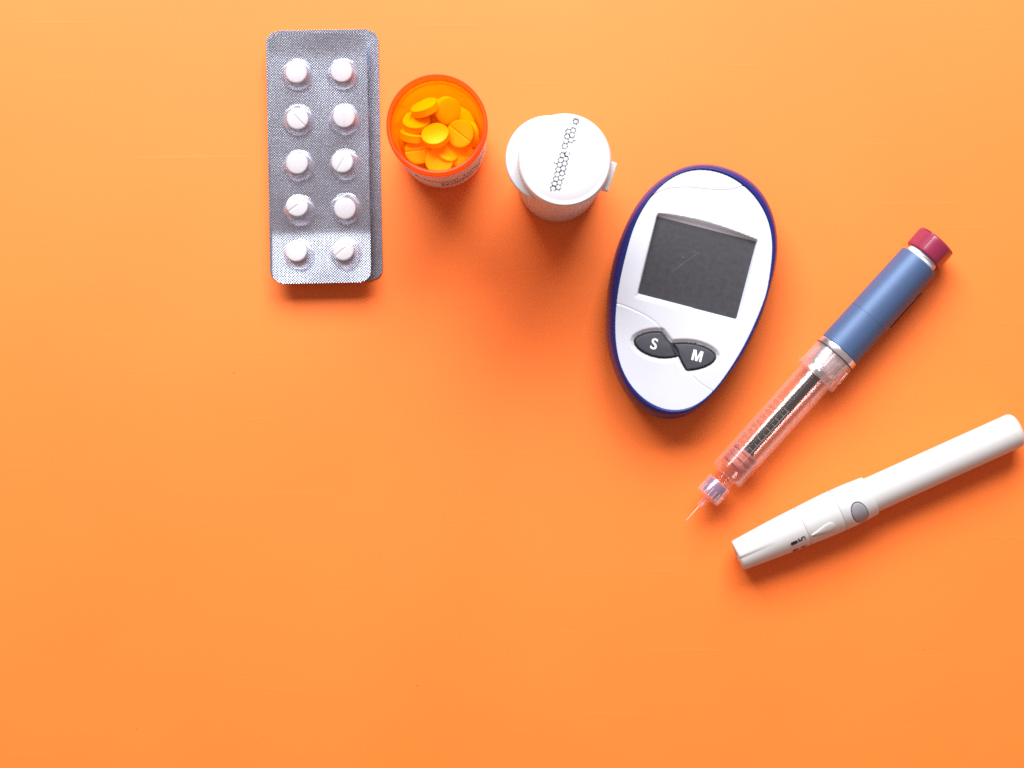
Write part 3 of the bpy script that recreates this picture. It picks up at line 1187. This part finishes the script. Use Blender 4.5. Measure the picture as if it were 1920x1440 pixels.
# clear cartridge holder
holder = prt("cartridge_holder", [(11.1, 4.5), (11.1, 5.9), (11.35, 6.5), (11.9, 6.9), (13.0, 7.08), (15.0, 7.13), (63.4, 7.25), (63.4, 6.55), (15.0, 6.4),
                                  (12.6, 6.3), (11.9, 5.8), (11.7, 4.5)], M["clear"], closed=True)
cart = prt("cartridge", [(8.2, 0), (8.2, 3.3), (10.6, 3.3), (11.0, 2.9), (12.0, 2.9), (13.6, 4.2), (15.4, 5.6), (16.4, 5.85), (63, 5.85), (63, 0)], M["glass"])
prt("neck_ring", [(8.1, 3.4), (8.1, 4.45), (8.8, 4.6), (10.7, 4.6), (11.0, 4.3), (11.0, 3.4)], M["glass"], cart, closed=True)
prt("plunger", [(16.0, 0), (16.2, 4.3), (16.6, 5.4), (17.6, 5.55), (18.2, 5.0), (19.0, 5.0), (19.5, 5.55), (20.6, 5.55), (21.2, 5.0), (22.0, 5.0),
                (22.5, 5.5), (23.3, 5.5), (23.6, 5.0), (23.6, 0)], M["plunger"])
pts = [(23.6, 0), (23.6, 2.7), (25.0, 2.7), (25.2, 2.0)]
x = 25.3
while x < 72:
    pts += [(x, 1.85), (x + 0.30, 2.36), (x + 0.48, 2.36), (x + 0.80, 1.85)]
    x += 0.95
pts += [(72, 2.0), (72, 0)]


def flat_rod(a, r, p):
    # flats milled on the top and bottom of the thread
    return r


prt("threaded_rod", pts, M["rod"], seg=40, rf=flat_rod, sharp=25)
# rail moulded on the holder (the dose window edge)
marks = []


def curved_patch(x0, x1, ph0, ph1, r, nseg=4, thick=0.10):
    V, F = [], []
    for lay in (0, 1):
        for i in range(nseg + 1):
            p = ph0 + (ph1 - ph0) * i / nseg
            for xx in (x0, x1):
                V.append(cyl(xx, p, r + lay * thick, PH))
    w = 2 * (nseg + 1)
    for i in range(nseg):
        a = w + 2 * i
        F.append((a, a + 1, a + 3, a + 2))
    F.append((0, 1, w + 1, w))
    F.append((2 * nseg, w + 2 * nseg, w + 2 * nseg + 1, 2 * nseg + 1))
    for i in range(nseg):
        F.append((2 * i, w + 2 * i, w + 2 * i + 2, 2 * i + 2))
        F.append((2 * i + 1, 2 * i + 3, w + 2 * i + 3, w + 2 * i + 1))
    return V, F


D = math.radians
RH = 7.2
marks.append(curved_patch(18, 46, D(3), D(4.6), RH))
for k in range(11):
    x = 20 + k * 2.55
    marks.append(curved_patch(x, x + 0.16, D(-14 if k % 2 == 0 else -7), D(3), RH))
V, F = join(*marks)
sc_ = part("scale_marks", mesh("scale_marks", V, F, M["mark"]), holder)
# tiny moulded numerals down the side of the holder: too small to read in the photograph, only their strokes show
strk = []
r3 = random.Random(11)
for k in range(12):
    x = 18.5 + 2.55 * k
    for j in range(5):
        a = D(-58 + j * 5 + r3.uniform(-1, 1))
        xx = x + r3.uniform(-0.4, 0.4)
        if r3.random() < 0.5:
            strk.append(curved_patch(xx, xx + r3.uniform(0.4, 0.9), a, a + D(1.6), RH, 1, 0.12))
        else:
            strk.append(curved_patch(xx, xx + 0.18, a, a + D(r3.uniform(3, 6)), RH, 1, 0.12))
V, F = join(*strk)
o = part("moulded_numerals", mesh("moulded_numerals", V, F, M["mark"]), holder)
o["kind"] = "stuff"

# frosted collar with its lugs
prt("collar", [(63.2, 7.3), (63.2, 8.6), (63.6, 9.0), (65.4, 9.05), (65.9, 8.8), (74.3, 8.75), (74.6, 8.5), (74.6, 7.6), (66, 7.5), (63.6, 7.2)],
    M["frosted"], closed=True)
prt("inner_sleeve", [(66.5, 2.9), (66.5, 5.2), (68.0, 6.0), (74.8, 6.6), (74.8, 2.9)], M["ring"], closed=True, rf=lambda a, r, p: r * (1 + 0.07 * math.sin(5 * p + 1)), sharp=20)
for a in (-58, 8, 66):
    v, f = box(69.5, 0, 0, 5.5, 2.2, 0.5, 0.15)
    Rm = Matrix.Rotation(D(a), 3, "X")
    vv = []
    for x, y, z in v:
        p = Rm @ Vector((0, y, z + 8.85))
        vv.append((x, p.y, PH + p.z))
    part("lug", mesh("lug", vv, f, M["frosted"]), pen)
prt("ring", [(74.7, 7.8), (74.7, 8.7), (75.0, 8.82), (76.9, 8.82), (77.2, 8.72), (77.2, 7.8)], M["ring"], closed=True)
prt("black_line", [(74.45, 8.7), (74.55, 8.86), (74.75, 8.86), (74.85, 8.7)], M["black"], closed=True)
sleeve = prt("sleeve", [(77.3, 0), (77.3, 8.4), (77.6, 8.65), (77.9, 8.648), (78.4, 8.645), (93.4, 8.555), (93.9, 8.552), (94.0, 8.55), (94.08, 8.46), (94.22, 8.46), (94.3, 8.546), (94.4, 8.545), (94.9, 8.542), (122.6, 8.366), (123.1, 8.363), (123.4, 8.36), (123.8, 8.2), (123.8, 6.6),
                        (122.0, 6.5), (122.0, 0)], M["pen_blue"], seg=96)
# side rail with its dark slot
V, F = box(106.0, -8.55, PH - 2.2, 19.5, 1.3, 3.0, 0.25)
rail = part("window_rail", mesh("window_rail", V, F, M["frosted"]), pen)
V, F = box(106.3, -9.1, PH - 0.62, 18.4, 0.42, 0.25, 0.05)
part("slot", mesh("slot", V, F, M["black"]), rail)
prt("dose_barrel", [(122, 0), (122, 6.55), (128, 6.55), (128, 0)], M["barrel_white"],
    rf=lambda a, r, p: r)
# printed spiral on the dose barrel
V, F = [], []
for i in range(41):
    p = D(-100 + 200 * i / 40)
    xx = 124.2 + 1.8 * i / 40
    V += [cyl(xx, p, 6.6, PH), cyl(xx + 0.35, p, 6.6, PH)]
for i in range(40):
    F.append((2 * i, 2 * i + 1, 2 * i + 3, 2 * i + 2))
part("spiral_print", mesh("spiral_print", V, F, M["ring"], sharp=0), pen)


def knob_r(a, r, p):
    # shallow scoops round the grip, with flat lands between
    s = math.cos(3 * (p + 0.9))
    return r * (1 - 0.08 * max(0, s) ** 0.7 * (1 if 126 < a < 134.0 and r > 6 else 0))


kp = [(126.3, 0), (126.3, 7.6), (126.7, 8.15)] + [(126.7 + 0.73 * i, 8.25 + 0.012 * i) for i in range(1, 10)] + [(133.9, 8.3), (134.5, 7.9), (134.7, 7.2), (134.5, 6.6), (134.3, 0)]
prt("dose_knob", kp, M["knob"], seg=120, rf=knob_r, sharp=22)

# ------------------------------------------------------------------ lancing device
LH = 8.45
lox, loy = at(1382, 1042, LH)
LROT = math.radians(24.3)
lan = thing("lancing_device", "white lancing pen with grey oval button and pointer mark", "lancing device", (lox, loy, 0), LROT)


def prl(name, pts, mat, parent=lan, seg=120, rf=None, sharp=35, closed=False):
    V, F = rev(pts, seg, "x", LH, rf, closed)
    return part(name, mesh(name, V, F, mat, sharp=sharp), parent)


def cap_rf(a, r, p):
    # two tapering finger grooves near the tip
    out = r
    for c, w in ((D(5), 0.15), (D(-150), 0.15)):
        d = (p - c + math.pi) % (2 * math.pi) - math.pi
        k = max(0.0, 1 - a / 15.0) ** 0.8
        step = 0.5 * (1 + math.tanh((d) / 0.05)) * math.exp(-max(0, d) / (0.55))
        out -= 0.62 * k * step
    return out


cp = [(0.8, 0), (0.8, 2.3), (0.1, 2.5), (0.0, 5.2), (0.15, 5.8), (0.6, 6.2)] + [(0.6 + 27.2 * i / 30, 6.2 + 1.62 * (1 - (1 - i / 30) ** 1.25)) for i in range(1, 31)] + [(27.95, 7.72), (27.95, 0)]
cap = prl("depth_cap", cp, M["lancet"], rf=cap_rf, sharp=40)
prl("hole_shade_disc", [(0.55, 0), (0.55, 2.2), (0.7, 2.25), (0.7, 0)], M["ink"], cap, seg=32)  # dark disc, the hole's inner shade put into the colour
prl("pointer_ring", [(28.05, 0), (28.05, 7.72), (28.2, 7.83)] + [(28.2 + 14.6 * i / 8, 7.83 + 0.52 * math.sin(i / 8 * math.pi / 2)) for i in range(1, 9)] + [(42.95, 8.25), (42.95, 0)], M["lancet"])
hous = prl("button_housing", [(43.07, 0), (43.07, 8.25), (43.25, 8.35), (47, 8.34), (51, 8.2), (55, 7.98), (56.4, 7.88), (56.9, 7.78), (57.05, 7.6), (57.05, 0)], M["lancet"])
prl("barrel", [(57.1, 0), (57.1, 7.05), (60, 7.02), (90, 6.98)] + [(118.0 + 3.0 * math.sin(i / 8 * math.pi / 2), 6.95 - 3.0 * (1 - math.cos(i / 8 * math.pi / 2))) for i in range(0, 9)] + [(121.08, 2.0), (121.12, 0)], M["lancet"])


def on_cyl(outline, phi0, layers, r):
    """raised pad on a cylinder: outline in (x, arc) mm, layers of (scale, height above r)"""
    V, F = [], []
    O = np.array(outline)
    c = O.mean(0)
    n = len(O)
    for s, h in layers:
        for p in O:
            xx = c[0] + (p[0] - c[0]) * s
            aa = c[1] + (p[1] - c[1]) * s
            V.append(cyl(xx, phi0 + aa / r, r + h, LH))
    for j in range(len(layers) - 1):
        for i in range(n):
            k = (i + 1) % n
            F.append((j * n + i, j * n + k, (j + 1) * n + k, (j + 1) * n + i))
    F.append(tuple((len(layers) - 1) * n + i for i in range(n)))
    return V, F


# egg-shaped button (long way round the barrel) with a dark gap
egg = []
for i in range(48):
    t = 2 * math.pi * i / 48
    y = 5.1 * math.cos(t)
    egg.append((49.6 + 3.0 * math.sin(t) * (1 - 0.10 * math.cos(t)) + 0.2 * math.cos(t), y))
P29 = D(29)
V, F = on_cyl(egg, P29, [(1.04, -0.3), (1.07, 0.10), (0.9, 0.10)], 8.27)
part("button_gap", mesh("button_gap", V, F, M["rubber"]), hous)
V, F = on_cyl(egg, P29, [(0.97, -0.2), (0.97, 0.14), (0.92, 0.22), (0.8, 0.25), (0.6, 0.28), (0.4, 0.3), (0.2, 0.31)], 8.27)
part("button", mesh("button", V, F, M["lancet_grey"], sharp=0), lan)
# teardrop pointer, narrow end towards the tip
tear = []
for i in range(14):
    t = -math.pi / 2 + math.pi * i / 13
    tear.append((37.0 + 2.1 * math.cos(t), 2.05 * math.sin(t)))
tear += [(34.8, 1.75), (32.5, 1.1), (30.5, 0.5), (29.0, 0.05), (29.0, -0.05), (30.5, -0.5), (32.5, -1.1), (34.8, -1.75)]
V, F = on_cyl(tear, D(27.5), [(1.0, -0.25), (1.0, 0.16), (0.94, 0.36), (0.85, 0.44), (0.55, 0.50), (0.25, 0.52)], 8.03)
pr = lan.children
ring_o = [c for c in pr if c.name.startswith("pointer_ring")][0]
part("pointer", mesh("pointer", V, F, M["lancet"], sharp=30), ring_o)


def lan_text(ch, size, x, phi, rot, r, bold=0.02):
    V, F = text_vf(ch, size, bold)
    c, s = math.cos(rot), math.sin(rot)
    out = []
    for a, b, z in V:
        u, v = a * c - b * s, a * s + b * c     # u along x, v along +arc towards upper side
        out.append(cyl(x + u, phi - v / r, r, LH))
    return out, F


V, F = lan_text("5", 4.3, 25.3, D(27), D(90), 7.80, 0.10)
part("numeral", mesh("numeral", V, F, M["ink"], smooth=False), cap)
V, F = lan_text("4", 4.0, 25.0, D(66), D(90), 7.79, 0.08)
part("numeral", mesh("numeral", V, F, M["ink"], smooth=False), cap)
dot = []
for i in range(24):
    t = 2 * math.pi * i / 24
    dot.append((21.8 + (0.75 if math.cos(t) > 0 else -0.75) + 0.72 * math.cos(t), 0.72 * math.sin(t)))
V, F = on_cyl(dot, D(29), [(1.0, -0.05), (1.0, 0.03)], 7.72)
part("index_dot", mesh("index_dot", V, F, M["ink"], smooth=False), cap)
dot2 = [(21.5 + (p[0] - 21.8) * 0.9, p[1] * 0.62) for p in dot]
V, F = on_cyl(dot2, D(64), [(1.0, -0.05), (1.0, 0.03)], 7.71)
part("index_dot", mesh("index_dot", V, F, M["ink"], smooth=False), cap)
